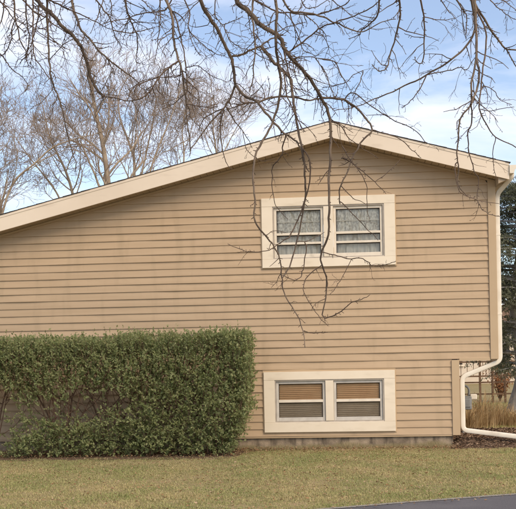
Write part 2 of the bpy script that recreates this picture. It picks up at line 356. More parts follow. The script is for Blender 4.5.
# windows
def window(Wn, kind):
    x0, x1, z0, z1 = Wn['x0'], Wn['x1'], Wn['z0'], Wn['z1']
    root = empty('window'); root.parent = house
    root['label'] = 'upper window with lace curtains' if kind else 'lower window with brown blinds'
    tw = 0.165; yf = -0.048
    ix0, ix1, iz0, iz1 = x0+tw, x1-tw, z0+(0.13 if kind else 0.15), z1-(0.13 if kind else 0.125)
    for a, b, c, d, nm in ((x0, x1, iz1, z1, 'head_trim'), (x0, x1, z0, iz0, 'sill_trim'), (x0, ix0, iz0+0.001, iz1-0.001, 'side_trim'), (ix1, x1, iz0+0.001, iz1-0.001, 'side_trim')):
        mb = MB(); mb.box(a, b, yf if nm != 'side_trim' else yf+0.002, 0.02, c, d); mb.build(nm, M['trim'], root, bevel=0.003)
    # thin j-channel lip around the trim
    mb = MB(); e = 0.016
    mb.box(x0-e, x1+e, -0.027, 0, z0-e, z0-0.001); mb.box(x0-e, x1+e, -0.0145, 0, z1+0.001, z1+0.06); mb.box(x0-e, x0-0.001, -0.027, 0, z0-0.001, z1+0.001); mb.box(x1+0.001, x1+e, -0.027, 0, z0-0.001, z1+0.001)
    mb.build('channel', M['corner'], root)
    # deep jamb lining
    mb = MB(); j = 0.02; yb = 0.14
    mb.box(ix0-0.003, ix0+j, yf+0.012, yb, iz0, iz1); mb.box(ix1-j, ix1+0.003, yf+0.012, yb, iz0, iz1)
    mb.box(ix0+j, ix1-j, yf+0.012, yb, iz1-j, iz1+0.003); mb.box(ix0+j, ix1-j, yf+0.012, yb, iz0-0.003, iz0+j)
    mb.build('jamb', M['alum'] if kind else M['alum'], root)
    xm = (x0+x1)/2+0.005; mw = 0.075 if kind else 0.062
    mb = MB(); mb.box(xm-mw, xm+mw, yf+0.006, 0.10, iz0+j, iz1-j); mb.build('mullion', M['trim'], root, bevel=0.005)
    for (a, b) in ((ix0+j, xm-mw), (xm+mw, ix1-j)):
        za, zb = iz0+j, iz1-j; fw_ = 0.042
        sroot = MB(); ys, ye = -0.012, 0.03
        sroot.box(a+0.002, a+fw_, ys, ye, za, zb); sroot.box(b-fw_, b-0.002, ys, ye, za, zb); sroot.box(a+fw_, b-fw_, ys, ye, zb-fw_, zb); sroot.box(a+fw_, b-fw_, ys, ye, za, za+fw_+0.012)
        sroot.build('sash', M['sash'] if kind else M['greysash'], root, bevel=0.004)
        pa, pb, pza, pzb = a+fw_, b-fw_, za+fw_+0.012, zb-fw_
        hh = pzb-pza
        rails = [(0.46, 0.036), (0.245, 0.034)] if kind else [(0.485, 0.042)]
        cuts = [pzb]
        for fr, th in rails:
            zc = pza+fr*hh; mb = MB(); mb.box(pa-0.001, pb+0.001, ys-0.004, ye-0.004, zc-th/2, zc+th/2); mb.build('rail', M['sash'], root, bevel=0.004)
            mb = MB(); mb.box(pa, pb, ye-0.02, ye-0.006, zc-th/2-0.012, zc-th/2-0.0005); mb.build('rail_painted_shadow', M['seal_and_shade'], root)  # solid dark strip standing in for the shade under the rail
            cuts += [zc+th/2, zc-th/2-0.012]
        cuts.append(pza)
        mb = MB(); g = 0.009
        mb.box(pa, pa+g, ye-0.022, ye-0.008, pza, pzb); mb.box(pb-g, pb, ye-0.022, ye-0.008, pza, pzb); mb.box(pa+g, pb-g, ye-0.022, ye-0.008, pzb-g, pzb); mb.build('gasket', M['seal_and_shade'], root)
        for q in range(0, len(cuts), 2):
            mb = MB(); mb.box(pa, pb, 0.012, 0.016, cuts[q+1], cuts[q]); mb.build('pane', M['glass'], root)
        if kind:
            zc = pza+0.74*hh; mb = MB(); mb.box(pa, pb, 0.018, 0.026, zc-0.006, zc+0.006); mb.build('muntin', M['sash'], root)
            # lace valance with scalloped foot, sheer below, both pleated
            def curtain(zt, zbm, y, mtl, nm, amp, scal):
                mb = MB(); n = 64
                for i in range(n+1):
                    t = i/n; x = pa-0.02+(pb-pa+0.04)*t
                    yy = y+amp*math.sin(t*36+1.3*math.sin(t*9))+0.5*amp*math.sin(t*71)
                    foot = zbm+scal*abs(math.sin(t*math.pi*5))
                    for r_ in range(5): mb.v.append((x, yy*(1)+0.0, zt+(foot-zt)*r_/4))
                for i in range(n):
                    for r_ in range(4): c = i*5+r_; mb.f.append((c, c+1, c+6, c+5))
                mb.build(nm, mtl, root, smooth=True)
            curtain(pzb+0.03, pza+0.40*hh, 0.045, M['lace'], 'lace_valance', 0.010, 0.02)
            curtain(pza+0.52*hh, pza-0.03, 0.066, M['sheer'], 'sheer_curtain', 0.013, 0.0)
        else:
            zc = pza+0.485*hh
            for (lo, hi, mtl, nm) in ((zc-0.01, pzb+0.02, M['bronzeblind'], 'upper_blind'), (pza-0.02, zc-0.012, M['greyblind'], 'lower_blind')):
                mb = MB(); zz = lo
                while zz < hi:
                    mb.add([(pa-0.02, 0.034, zz), (pb+0.02, 0.034, zz+0.003), (pb+0.02, 0.054, zz+0.030), (pa-0.02, 0.054, zz+0.027)], [(0, 1, 2, 3)]); zz += 0.029
                bl = mb.build(nm, mtl, root)
            mb = MB(); mb.box(pa, pb, 0.004, 0.0055, pza, zc-0.021); mb.build('insect_screen', M['screen'], root)
    return root
window(U, True); window(W, False)

# roof: slab, rake fascia boards, soffits, shingle edge, gutter
XE_R, XE_L = 2.645, -8.1
yr0, yr1 = -OV, DEPTH+0.3
def slope_piece(name, material, xa, xb, top, bot, y0, y1, bevel=0):
    mb = MB(); n = 1
    mb.prism([(xa, rooftop(xa)+bot), (xb, rooftop(xb)+bot), (xb, rooftop(xb)+top), (xa, rooftop(xa)+top)], y0, y1)
    return mb.build(name, material, house, bevel=bevel)
roof = None
for xa, xb in ((XE_L, PKX), (PKX+0.0005, XE_R)):
    r_ = slope_piece('roof', M['shingle'], xa, xb, 0.0, -0.12, yr0+0.03, yr1)
    slope_piece('rake_fascia', M['fascia'], xa, xb, -0.006, -FH, yr0, yr0+0.024, bevel=0.003)
    slope_piece('drip_edge', M['fascia'], xa, xb, -0.004, -0.040, yr0-0.006, yr0-0.0005)
    # soffit boards under the rake, ribbed
    n = int((xb-xa)/0.1); 
    for i in range(n):
        a = xa+(xb-xa)*i/n; b = xa+(xb-xa)*(i+1)/n-0.006
        if b > XE_R-0.031: break
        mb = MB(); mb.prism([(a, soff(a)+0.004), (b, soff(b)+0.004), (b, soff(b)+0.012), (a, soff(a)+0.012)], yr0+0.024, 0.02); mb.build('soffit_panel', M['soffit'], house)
    slope_piece('frieze_channel', M['corner'], max(xa, XLW), min(xb, XR_U-0.10), -FH+0.012, -FH-0.022, -0.034, -0.0045)
# shingle edge pieces overlapping the rake
for side in (0, 1):
    x = PKX
    while (x > XE_L) if side == 0 else (x < XE_R):
        Lr = 0.142; xa, xb = (x-Lr, x) if side == 0 else (x, min(x+Lr, XE_R+0.02))
        j = random.uniform(-0.006, 0.004); zt = random.uniform(0.004, 0.008); tilt = 0.004
        z0a, z0b = rooftop(xa)+0.002, rooftop(xb)+0.002
        lo, hi = (tilt, 0.0) if side == 0 else (0.0, tilt)
        mb = MB(); mb.prism([(xa, z0a), (xb, z0b), (xb, z0b+zt+hi), (xa, z0a+zt+lo)], yr0-0.014+j, yr0+0.5); mb.build('shingle', M['shingle'], house)
        x += -Lr if side == 0 else Lr
# eave end (boxed return) and gutter
ze = rooftop(XE_R)
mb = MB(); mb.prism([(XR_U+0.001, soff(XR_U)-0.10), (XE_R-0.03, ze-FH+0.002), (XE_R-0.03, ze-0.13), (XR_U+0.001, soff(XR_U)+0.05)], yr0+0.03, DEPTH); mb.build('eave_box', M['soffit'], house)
mb = MB(); mb.box(XE_R-0.028, XE_R, yr0+0.026, DEPTH+0.2, ze-FH+0.01, ze-0.03); mb.build('eave_fascia', M['fascia'], house)
gx = XE_R+0.002; gz = ze-0.035
prof = [(gx, gz), (gx, gz-0.125), (gx+0.062, gz-0.125), (gx+0.078, gz-0.075), (gx+0.108, gz-0.045), (gx+0.108, gz-0.002), (gx+0.1, gz-0.002), (gx+0.1, gz-0.04), (gx+0.072, gz-0.07), (gx+0.058, gz-0.118), (gx+0.006, gz-0.118), (gx+0.006, gz)]
mb = MB(); mb.prism(prof, yr0-0.02, DEPTH+0.25)
mb.prism([(gx+0.001, gz-0.124), (gx+0.061, gz-0.124), (gx+0.077, gz-0.074), (gx+0.107, gz-0.045), (gx+0.107, gz-0.003), (gx+0.001, gz-0.003)], yr0-0.026, yr0-0.0205)
mb.build('gutter', M['gutter'], house)
# downspout: rectangular pipe swept along a path
def sweep(path, hw, hd, name, wide=Vector((0, 1, 0)), sub=6, rad=0.075):
    P = [Vector(p) for p in path]; out = [P[0]]
    for i in range(1, len(P)-1):
        a = (P[i-1]-P[i]); b = (P[i+1]-P[i]); ra = min(rad, a.length*.45); rb = min(rad, b.length*.45)
        p0 = P[i]+a.normalized()*ra; p2 = P[i]+b.normalized()*rb
        for k in range(sub+1):
            t = k/sub; out.append(p0*(1-t)**2+P[i]*2*t*(1-t)+p2*t*t)
    out.append(P[-1]); mb = MB(); n = len(out)
    prof = []
    for cx, cy, a0 in ((1, 1, 0), (-1, 1, 90), (-1, -1, 180), (1, -1, 270)):
        for da in (0, 45, 90):
            an = R(a0+da); prof.append((cx*(hw-0.012)+0.012*math.cos(an), cy*(hd-0.012)+0.012*math.sin(an)))
    m_ = len(prof)
    for i, p in enumerate(out):
        T = (out[min(i+1, n-1)]-out[max(i-1, 0)]).normalized(); Dn = (wide-T*wide.dot(T)).normalized(); Wn = T.cross(Dn)
        for (u, v) in prof: mb.v.append(tuple(p+Wn*u+Dn*v))
    for i in range(n-1):
        for j in range(m_): a = i*m_+j; b = i*m_+(j+1) % m_; mb.f.append((a, b, b+m_, a+m_))
    return mb.build(name, M['gutter'], house, smooth=True)
yd = 0.06
q1 = at(500.2, 352, yd); q2 = at(462.5, 381, yd); q3 = at(462.5, 431, yd)
xs_ = XR_U+0.036; xl_ = XR_L+0.048
sweep([(gx+0.055, yr0+0.12, gz-0.1), (gx+0.05, yr0+0.125, gz-0.16), (xs_, yd-0.02, gz-0.36), (xs_, yd, gz-0.50), (xs_, yd, 1.285), (xl_, yd, 1.055), (xl_, yd-0.005, 0.245), (3.55, yd-0.32, 0.045)], 0.036, 0.04, 'downspout')
for zz in (3.2, 2.0):
    mb = MB(); mb.box(XR_U+0.0005, xs_+0.039, yd-0.043, yd+0.043, zz-0.014, zz+0.014); mb.build('downspout_strap', M['gutter'], house)

# ================================================================== GAS METER by the side wall
gm = empty('gas_meter', (2.12, 1.1, 0)); tag(gm, 'small grey gas meter beside the side wall behind the white downspout', 'gas meter')
mb = MB(); mb.box(2.06, 2.24, 1.02, 1.18, 0.50, 0.72); mb.box(2.08, 2.22, 1.0, 1.2, 0.535, 0.685); mb.build('meter_body', M['greymetal'], gm, bevel=0.02)
tb = Tubes(); tb.tube([(2.10, 1.1, -0.05), (2.10, 1.1, 0.55)], 0.02, 8); tb.build('riser_pipe', M['greymetal'], gm).matrix_parent_inverse = Matrix.Translation((-2.12, -1.1, 0))
tb = Tubes(); tb.tube(catmull([(2.2, 1.1, 0.70), (2.2, 1.1, 0.84), (2.1, 1.1, 0.9), (1.88, 1.1, 0.9)]), 0.018, 8); tb.build('outlet_pipe', M['greymetal'], gm).matrix_parent_inverse = Matrix.Translation((-2.12, -1.1, 0))
mb = MB(); mb.box(2.22, 2.33, 1.05, 1.15, 0.66, 0.75); mb.build('regulator', M['gutter'], gm, bevel=0.015)

# ================================================================== FOLIAGE HELPERS
rng = np.random.default_rng(11)
def leafmesh(name, P, D, size, material, parent=None, width=0.5, fold=0.25, face=None):
    """leaves as folded diamonds: P base (n,3), D direction unit (n,3), size (n,)"""
    n = len(P); ref = rng.normal(size=(n, 3)) if face is None else np.array(face)+rng.normal(size=(n, 3))*0.42; Sd = np.cross(D, ref); Sd /= np.linalg.norm(Sd, axis=1)[:, None]+1e-9; Nn = np.cross(D, Sd)
    s = size[:, None]
    V = np.stack([P, P+D*s*0.45+Sd*s*width*0.5+Nn*s*fold*0.3, P+D*s, P+D*s*0.45-Sd*s*width*0.5+Nn*s*fold*0.3], 1).reshape(-1, 3)
    b = np.arange(n)[:, None]*4
    Fq = np.concatenate([b+np.array([0, 1, 2]), b+np.array([0, 2, 3])], 1).reshape(-1, 3)
    return npmesh(name, V, Fq, material, parent)
def unit(a): return a/(np.linalg.norm(a, axis=-1)[..., None]+1e-9)

# ================================================================== HEDGE
hx0, hx1 = -6.4, -1.22
hedge = empty('hedge', (0, 0, 0)); tag(hedge, 'clipped boxy dark green hedge against the tan siding left of the basement window', 'hedge')
def hedge_density(x, y, z):
    """0..1 how leafy"""
    top = 1.69+0.05*noise.noise(Vector((x*1.6, 0, 2)))+0.03*noise.noise(Vector((x*5, 1, 2)))+0.015*(x+4)
    if z > top: return 0
    # right end: slightly tucked in towards the foot
    r_edge = -1.20-0.34*max(0, (0.85-z)/0.85)**1.3+0.05*noise.noise(Vector((z*3, y*3, 5)))
    if x > r_edge: return 0
    front = -1.18+0.12*max(0, (0.7-z)/0.7)+0.10*noise.noise(Vector((x*2.1, z*2.1, 9)))
    if y < front or y > -0.42: return 0
    shell = 1.0 if (z > top-0.28 or y < front+0.26 or x > r_edge-0.3) else 0.12
    d = 1.0
    # thin middle with stems showing, left of centre
    cx = math.exp(-((x+3.40)/0.62)**2)*math.exp(-((z-0.80)/0.32)**2); d -= 0.95*cx
    cx = math.exp(-((x+4.25)/0.62)**2)*math.exp(-((z-0.70)/0.24)**2); d -= 0.95*cx
    cx = math.exp(-((x+2.15)/0.40)**2)*math.exp(-((z-0.55)/0.18)**2); d -= 0.40*cx
    cx = math.exp(-((x+1.62)/0.22)**2)*math.exp(-((z-0.62)/0.22)**2); d -= 0.7*cx
    if x < -4.66 and z < 1.0:                      # left foot is open, leaves only in a skirt
        d -= 1.3*min(1, (-4.66-x)/0.2)*(1 if z > 0.12 else 0.4)
    d += 0.6*noise.noise(Vector((x*3.3, y*3.3, z*3.3)))+0.35*noise.noise(Vector((x*8, y*8, z*8)))
    if x > -2.75 or z > 1.15: d += 0.15
    return max(0, min(1, d))*shell
SP = []
tries = 0
while len(SP) < 9800 and tries < 320000:
    tries += 1
    x = random.uniform(hx0, hx1+0.05); y = random.uniform(-1.5, -0.24); z = random.uniform(0.05, 1.9)
    if random.random() < hedge_density(x, y, z): SP.append((x, y, z))
SP = np.array(SP); n = len(SP)
cen = np.stack([SP[:, 0]*0.92-0.25, np.full(n, -0.75), np.full(n, 0.75)], 1)
D = unit(unit(SP-cen)*0.7+rng.normal(size=(n, 3))*0.55+np.array([0, 0, 0.55]))
spl = rng.uniform(0.07, 0.16, n); 
# some vigorous shoots standing above the clipped top
sh = rng.random(n) < 0.035; D[sh & (SP[:, 2] > 1.57)] = unit(np.array([0, 0, 1.0])+rng.normal(size=(n, 3))*0.2)[sh & (SP[:, 2] > 1.57)]; spl[sh & (SP[:, 2] > 1.57)] = rng.uniform(0.14, 0.26, n)[sh & (SP[:, 2] > 1.57)]
NL = 9; tt = np.linspace(0.1, 1, NL)
base = SP[:, None, :]+D[:, None, :]*spl[:, None, None]*tt[None, :, None]
LD = unit(D[:, None, :]*0.55+rng.normal(size=(n, NL, 3))*0.75+np.array([0, -0.12, 0.18]))
LP = base.reshape(-1, 3); LDf = LD.reshape(-1, 3)
okm = (LP[:, 1] < -0.06)
LP, LDf = LP[okm], LDf[okm]
tag(leafmesh('foliage', LP, LDf, rng.uniform(0.024, 0.052, len(LP)), M['hedgeleaf'], hedge, width=0.58, face=(0.25, -0.75, 0.75)), kind='stuff')
tw = Tubes()
for i in range(0, n, 3):
    p = SP[i]; q = p+D[i]*spl[i]; b = p-D[i]*0.07-np.array([0, 0, 0.06]); tw.tube([b, p, q], [0.0035, 0.0028, 0.0014], 3)
tag(tw.build('twigs', M['stem'], hedge), kind='stuff')
def hedge_stem(x, y, tx, tz, r0):
    t = Tubes(); ty = y+random.uniform(-0.25, 0.2)
    P = catmull([(x, y, -0.05), (x+(tx-x)*0.25+random.uniform(-.05, .05), y+(ty-y)*.3, tz*0.33), (x+(tx-x)*0.62+random.uniform(-.05, .05), y+(ty-y)*.6, tz*0.68), (tx, ty, tz)], 5)
    t.tube(P, np.linspace(r0, r0*0.3, len(P)), 6)
    for k in range(5):
        i = random.randint(4, len(P)-3); p = P[i]; dx = random.uniform(-0.45, 0.45); h = random.uniform(0.2, 0.5)
        b = np.array([p[0]+dx, np.clip(p[1]+random.uniform(-.2, .2), -1.3, -0.3), min(p[2]+h, 1.75)])
        C = catmull([p, p*0.5+b*0.5+np.array([dx*0.12, 0, -0.03]), b], 4); t.tube(C, np.linspace(r0*0.5, 0.004, len(C)), 4)
    t.build('stem', M['stem'], hedge)
for cx, nn, spread in ((-6.0, 5, .6), (-5.2, 5, .6), (-4.05, 9, .75), (-3.3, 7, .55), (-2.75, 5, .5), (-2.1, 7, .55), (-1.75, 5, .4)):
    for i in range(nn):
        f = (i+0.5)/nn*2-1; hedge_stem(cx+f*0.10+random.uniform(-.03, .03), random.uniform(-0.9, -0.55), max(min(cx+f*spread+random.uniform(-.08, .08), -1.36), -6.3), random.uniform(1.1, 1.6), random.uniform(0.011, 0.021))

# ================================================================== NEAR TREE (trunk out of frame at left, boughs hang in front of the house)
tree = empty('shade_tree', (-5.9, -5.4, 0)); tag(tree, 'bare shade tree whose hanging branches droop in front of the gable', 'tree')
TINV = Matrix.Translation((5.9, 5.4, 0))
def tpart(tb, name, material, parent=None):
    o = tb.build(name, material, parent or tree)
    if parent is None: o.matrix_parent_inverse = TINV
    return o
tb = Tubes(); P = catmull([(-5.9, -5.4, -0.15), (-5.9, -5.4, 0.25), (-5.84, -5.38, 1.2), (-5.8, -5.3, 2.3), (-5.6, -5.25, 3.4), (-5.55, -5.2, 4.6), (-5.4, -5.1, 6.0), (-5.2, -5.0, 7.6)], 5)
rr = np.interp(np.linspace(0, 1, len(P)), [0, .07, .15, .5, .65, 1], [0.36, 0.27, 0.235, 0.19, 0.12, 0.03]); tb.tube(P, rr, 14); tpart(tb, 'trunk', M['bark'])
LIMBS = [
 [(-5.6, -5.25, 3.3), (-5.0, -5.0, 4.7), (-3.9, -4.8, 5.75), (-2.2, -4.7, 6.0), (-0.3, -4.6, 6.05), (1.8, -4.5, 6.0), (3.6, -4.4, 5.8)],
 [(-5.7, -5.3, 2.9), (-5.2, -5.7, 4.2), (-4.2, -6.0, 5.3), (-2.6, -6.1, 5.6), (-0.6, -6.1, 5.6), (1.4, -6.0, 5.5)],
 [(-5.55, -5.2, 4.4), (-4.9, -4.4, 5.8), (-3.7, -3.5, 6.6), (-2.0, -3.1, 6.8), (0.0, -2.9, 6.8), (2.0, -2.9, 6.7), (3.4, -2.9, 6.5)]]
limb_pts = []
for l in LIMBS:
    P = catmull(l, 8); n = len(P); r_ = np.linspace(0.11, 0.03, n); tb = Tubes(); tb.tube(P, r_, 9); tpart(tb, 'limb', M['bark'])
    limb_pts += [(p, rr_) for p, rr_ in zip(P[8:], r_[8:])]
# traced branches: (pixel path, width px at start, at end); the first point lies on the parent branch or at the top edge
BR = [
 ([(37,0),(44,8),(53,15),(62,26),(74,37),(81,47),(87,62),(91,78),(97,89),(104,97)], 5.2, 3.2),
 ([(47,0),(47,18),(48,35),(49,53),(50,71),(53,84),(57,94),(62,108),(65,124),(69,140),(72,152),(76,163),(75,172)], 2.8, 1.1),
 ([(33,0),(33,10),(33,26),(33,42),(35,58),(42,68),(49,78)], 2.4, 1.0),
 ([(38,2),(38,20),(34,34),(31,46),(32,58),(30,64)], 2.0, .8),
 ([(14,0),(15,18),(18,28),(21,42),(26,53),(27,61)], 2.4, .9),
 ([(15,18),(12,32),(11,42),(5,53),(-3,58)], 1.7, .9),
 ([(-4,-4),(3,5),(9,12),(15,20),(20,23),(32,27)], 2.0, .8),
 ([(23,0),(34,11),(46,18),(58,27),(71,35)], 2.2, 1.0),
 ([(26,0),(27,23),(29,35),(28,50),(26,58),(29,66)], 2.0, .8),
 ([(72,0),(74,11),(78,21),(81,30),(89,38),(98,50),(112,62),(122,70),(133,78),(139,83)], 3.4, 1.2),
 ([(107,59),(113,70),(114,73)], 1.4, .8),
 ([(48,0),(58,4),(67,9),(80,14),(94,21),(107,28),(114,30)], 2.1, .8),
 ([(49,62),(62,46),(73,39)], 1.1, .9),
 ([(49,37),(62,46),(70,51)], 1.1, .7),
 ([(-4,48),(0,53),(7,62),(12,69),(21,76),(28,85),(25,92)], 2.0, .7),
 ([(96,0),(103,9),(110,19),(113,30),(116,39),(121,46),(119,54)], 2.0, .7),
 ([(125,0),(127,11),(129,17),(133,27),(137,34),(137,46),(136,61),(140,64)], 2.5, .8),
 ([(129,17),(125,27),(121,34)], 1.3, .7),
 ([(168,7),(163,11),(151,12),(140,14),(128,18),(113,21),(104,23)], 1.9, .8),
 ([(113,30),(130,33),(140,31),(153,29),(151,36)], 1.4, .7),
 ([(160,0),(160,12),(160,23),(158,41),(156,55),(154,64)], 1.8, .7),
 ([(103,0),(99,14),(94,25),(91,33)], 1.4, .7),
 ([(166,0),(171,11),(173,27),(174,42),(178,58),(182,71),(184,86),(186,104),(187,123),(190,141),(190,156)], 3.6, 1.2),
 ([(170,3),(176,18),(180,35),(184,53),(186,71),(187,88),(186,100)], 2.2, 1.0),
 ([(178,60),(170,67),(160,76),(154,86),(148,93),(140,99),(127,101),(113,98),(102,96)], 2.4, 1.2),
 ([(140,99),(134,92),(140,84),(152,80),(165,77),(180,75)], 1.4, .9),
 ([(127,101),(132,90),(141,82),(154,77)], 1.4, .8),
 ([(183,78),(192,85),(198,92),(199,104),(204,113)], 1.6, .7),
 ([(186,103),(200,106),(210,108),(218,106)], 1.3, .9),
 ([(199,-2),(207,14),(217,28),(225,46),(231,57),(234,71),(235,86)], 5.0, 3.6),
 ([(235,86),(230,98),(224,108),(210,123),(197,141),(190,150)], 3.0, 1.2),
 ([(235,86),(245,96),(257,102),(266,113),(276,125),(284,133),(293,139),(300,147),(304,163),(309,172)], 3.6, 1.4),
 ([(231,57),(243,54),(251,50),(261,46),(270,39),(280,38)], 2.8, 1.6),
 ([(222,107),(220,128),(222,146),(226,162),(232,170)], 1.8, .7),
 ([(227,108),(236,123),(247,137),(252,148)], 1.5, .7),
 ([(222,107),(206,117),(200,128),(204,142)], 1.6, .7),
 ([(236,-2),(240,5),(251,14),(261,25),(272,32),(281,39),(284,48),(293,60),(302,69),(311,80),(321,98),(327,109),(330,125),(331,139),(330,160),(329,185),(329,213),(328,235),(322,252),(321,262),(326,278),(326,295),(322,315)], 6.2, 1.6),
 ([(322,315),(328,318),(341,311),(351,303),(362,299),(369,296)], 1.6, .8),
 ([(253,-2),(252,14),(254,32),(255,46),(254,64),(253,80),(249,92)], 2.6, 1.2),
 ([(275,-2),(277,14),(276,27),(276,44),(278,64),(281,82),(279,100),(274,119),(265,137),(257,151),(254,166),(253,180),(255,199),(255,221),(265,235),(273,245),(279,256),(281,266),(282,280),(285,295),(297,315),(303,331),(305,347)], 3.8, 1.2),
 ([(303,331),(312,333),(320,333),(328,332)], 1.1, .7),
 ([(261,46),(266,52),(272,60),(279,67),(290,78),(292,90),(294,104),(296,119),(300,139),(303,152),(305,175),(305,198),(300,228),(291,262),(283,278)], 4.4, 1.6),
 ([(302,146),(309,159),(310,179),(307,194),(303,204)], 2.2, 1.4),
 ([(282,44),(286,60),(289,75),(293,92)], 2.2, 1.6),
 ([(278,64),(284,75),(286,92),(292,108),(299,122),(305,132)], 2.2, 1.0),
 ([(331,122),(341,126),(347,136),(355,143),(364,150),(378,158)], 1.5, .7),
 ([(321,98),(341,99),(355,107),(367,120),(372,130),(362,141),(355,153),(351,162),(345,178),(340,190),(340,204)], 2.8, 1.5),
 ([(473,-2),(474,12),(475,29),(468,43),(452,59),(427,75),(400,88),(385,95),(374,99),(358,106),(334,111)], 3.2, .9),
 ([(353,106),(345,100),(353,93),(370,105),(391,119),(414,130),(426,143)], 1.7, .9),
 ([(391,119),(384,115),(366,115)], 1.2, .7),
 ([(372,130),(386,134),(400,139),(412,150),(421,158)], 1.5, .8),
 ([(427,75),(440,72),(452,70),(460,67),(466,70),(475,58)], 1.5, .9),
 ([(427,78),(420,88),(414,97),(406,105),(402,108)], 1.6, .7),
 ([(475,-2),(476,23),(477,57),(479,75),(475,95),(471,104)], 3.4, 2.2),
 ([(471,-2),(476,34),(475,63),(471,86),(471,104),(462,115),(459,125),(458,140),(457,155),(459,168),(458,183),(466,195),(477,200),(481,208),(489,214),(500,217)], 2.8, .9),
 ([(477,7),(484,25),(486,45),(483,68),(481,90),(479,109),(484,120),(496,137),(516,147),(525,152)], 2.4, 1.1),
 ([(471,104),(472,120),(468,134),(469,151),(473,169),(479,181),(477,199)], 2.0, 1.0),
 ([(458,160),(455,167),(456,181),(461,193),(477,200),(499,204)], 1.6, .7),
 ([(496,137),(493,151),(494,167),(496,179)], 1.2, .7),
 ([(479,90),(485,86),(495,92),(500,100),(512,105)], 1.4, .7),
 ([(479,109),(490,111),(505,108),(514,107)], 1.1, .7),
 ([(476,5),(490,29),(500,42),(506,49),(516,50),(524,52)], 3.0, 1.6),
 ([(506,49),(510,56),(518,70)], 2.0, 1.2),
 ([(455,-3),(462,8),(466,16),(466,30),(466,38)], 2.2, .8),
 ([(420,-2),(424,17),(424,38),(423,61),(418,63),(414,57)], 2.4, 1.0),
 ([(424,19),(440,20),(455,18)], 1.3, .7),
 ([(440,-2),(447,9),(455,19)], 1.5, .7),
 ([(424,38),(414,37),(404,33)], 1.1, .7),
 ([(399,-2),(400,14),(396,35),(391,52),(387,67),(380,71),(372,65)], 2.6, 1.0),
 ([(387,67),(379,62),(371,50)], 1.2, .7),
 ([(282,-2),(291,11),(307,13),(320,16),(336,23),(350,29),(361,32),(371,28),(382,22),(396,19)], 2.6, 1.0),
 ([(250,-2),(258,2),(275,11),(290,13),(314,15),(330,11),(346,4),(352,-4)], 2.2, 1.2),
 ([(289,53),(300,44),(314,33),(322,27),(336,22),(355,16),(373,6),(382,-2)], 2.2, 1.2),
 ([(291,14),(294,26),(298,35),(303,50),(311,53)], 1.7, .8),
 ([(291,57),(304,57),(316,58),(330,60)], 1.4, .8),
 ([(316,58),(323,71),(328,81)], 1.2, .7),
 ([(320,58),(334,62),(339,71),(346,82),(353,75),(363,71)], 1.5, .8),
 ([(363,71),(361,80),(356,90),(352,96)], 1.3, .8),
 ([(346,82),(334,86),(322,88)], 1.2, .7),
 ([(320,65),(327,76),(332,92),(338,100)], 1.4, .8),
 ([(379,-2),(378,14),(371,23),(362,30),(359,35),(348,39)], 2.4, .8),
 ([(305,20),(316,24),(320,32),(315,42)], 1.3, .7),
 ([(303,200),(299,217),(293,230),(288,238),(278,244),(269,250),(251,252),(240,249),(228,244)], 1.8, .8),
 ([(300,243),(310,240),(325,232)], 1.2, .7),
 ([(304,238),(306,250),(304,265),(302,273),(297,280),(289,279),(283,275)], 1.5, .9),
 ([(265,235),(275,231),(286,232)], 1.0, .6),
 ([(340,200),(348,209),(359,221),(369,231),(378,240)], 1.4, .7),
 ([(342,158),(351,162),(360,172),(366,184),(367,207),(369,220)], 1.5, .7),
 ([(342,146),(352,162),(363,172),(375,182),(386,194)], 1.6, .7),
 ([(343,186),(353,198),(365,203)], 1.3, .7),
 ([(375,182),(388,172),(400,160)], 1.0, .6),
 ([(323,252),(335,255),(349,259),(361,258),(370,264),(379,266),(388,264),(396,261)], 1.4, .8),
 ([(353,260),(343,276),(336,287),(330,295)], 1.0, .6),
 ([(321,264),(308,276),(303,290),(312,307),(320,318),(328,326)], 1.3, .7),
 ([(284,137),(283,146),(282,156),(274,165),(272,176),(274,197),(278,209),(288,219)], 1.8, .7),
 ([(257,102),(274,97),(294,98),(310,100),(321,99)], 2.6, 2.0),
 ([(257,102),(247,103),(235,107),(226,109)], 2.0, 1.0),
 ([(239,132),(247,150),(262,161),(276,158)], 1.0, .6),
 ([(186,3),(190,14),(188,28),(196,38),(206,47),(219,55),(226,55)], 1.7, .7),
 ([(188,28),(192,42),(200,56)], 1.2, .7),
 ([(186,66),(198,66),(206,72),(216,78),(228,82)], 1.2, .7),
 ([(202,-2),(190,10),(178,22)], 1.3, .7), ([(216,-2),(215,14),(222,24),(236,20),(243,16)], 1.5, .7),
 ([(225,30),(232,42),(242,48),(252,52)], 1.4, .7),
 ([(300,-2),(306,8),(318,6),(330,-2)], 1.4, .8), ([(330,-2),(342,8),(352,16)], 1.4, .8), ([(66,-2),(60,10),(62,20)], 1.3, .7),
 ([(110,-2),(112,10),(108,20),(99,26)], 1.4, .7), ([(140,-2),(150,8),(158,20)], 1.3, .7), ([(5,-2),(2,18),(-2,30)], 2.0, 1.0),
 ([(488,-2),(496,6),(506,14),(520,22)], 1.5, .8), ([(498,-2),(508,4),(520,14)], 1.4, .8),
]
built = []   # (px,py,depthY) samples of built branches
def nearest(px, py):
    best = None
    for (a, b, Y) in built:
        d = (a-px)**2+(b-py)**2
        if best is None or d < best[0]: best = (d, Y, a, b)
    return best
def pxm(P):  # metres per photo pixel at a point
    return (Vector(P)-CAM).dot(fw)/F
rb = random.Random(5)
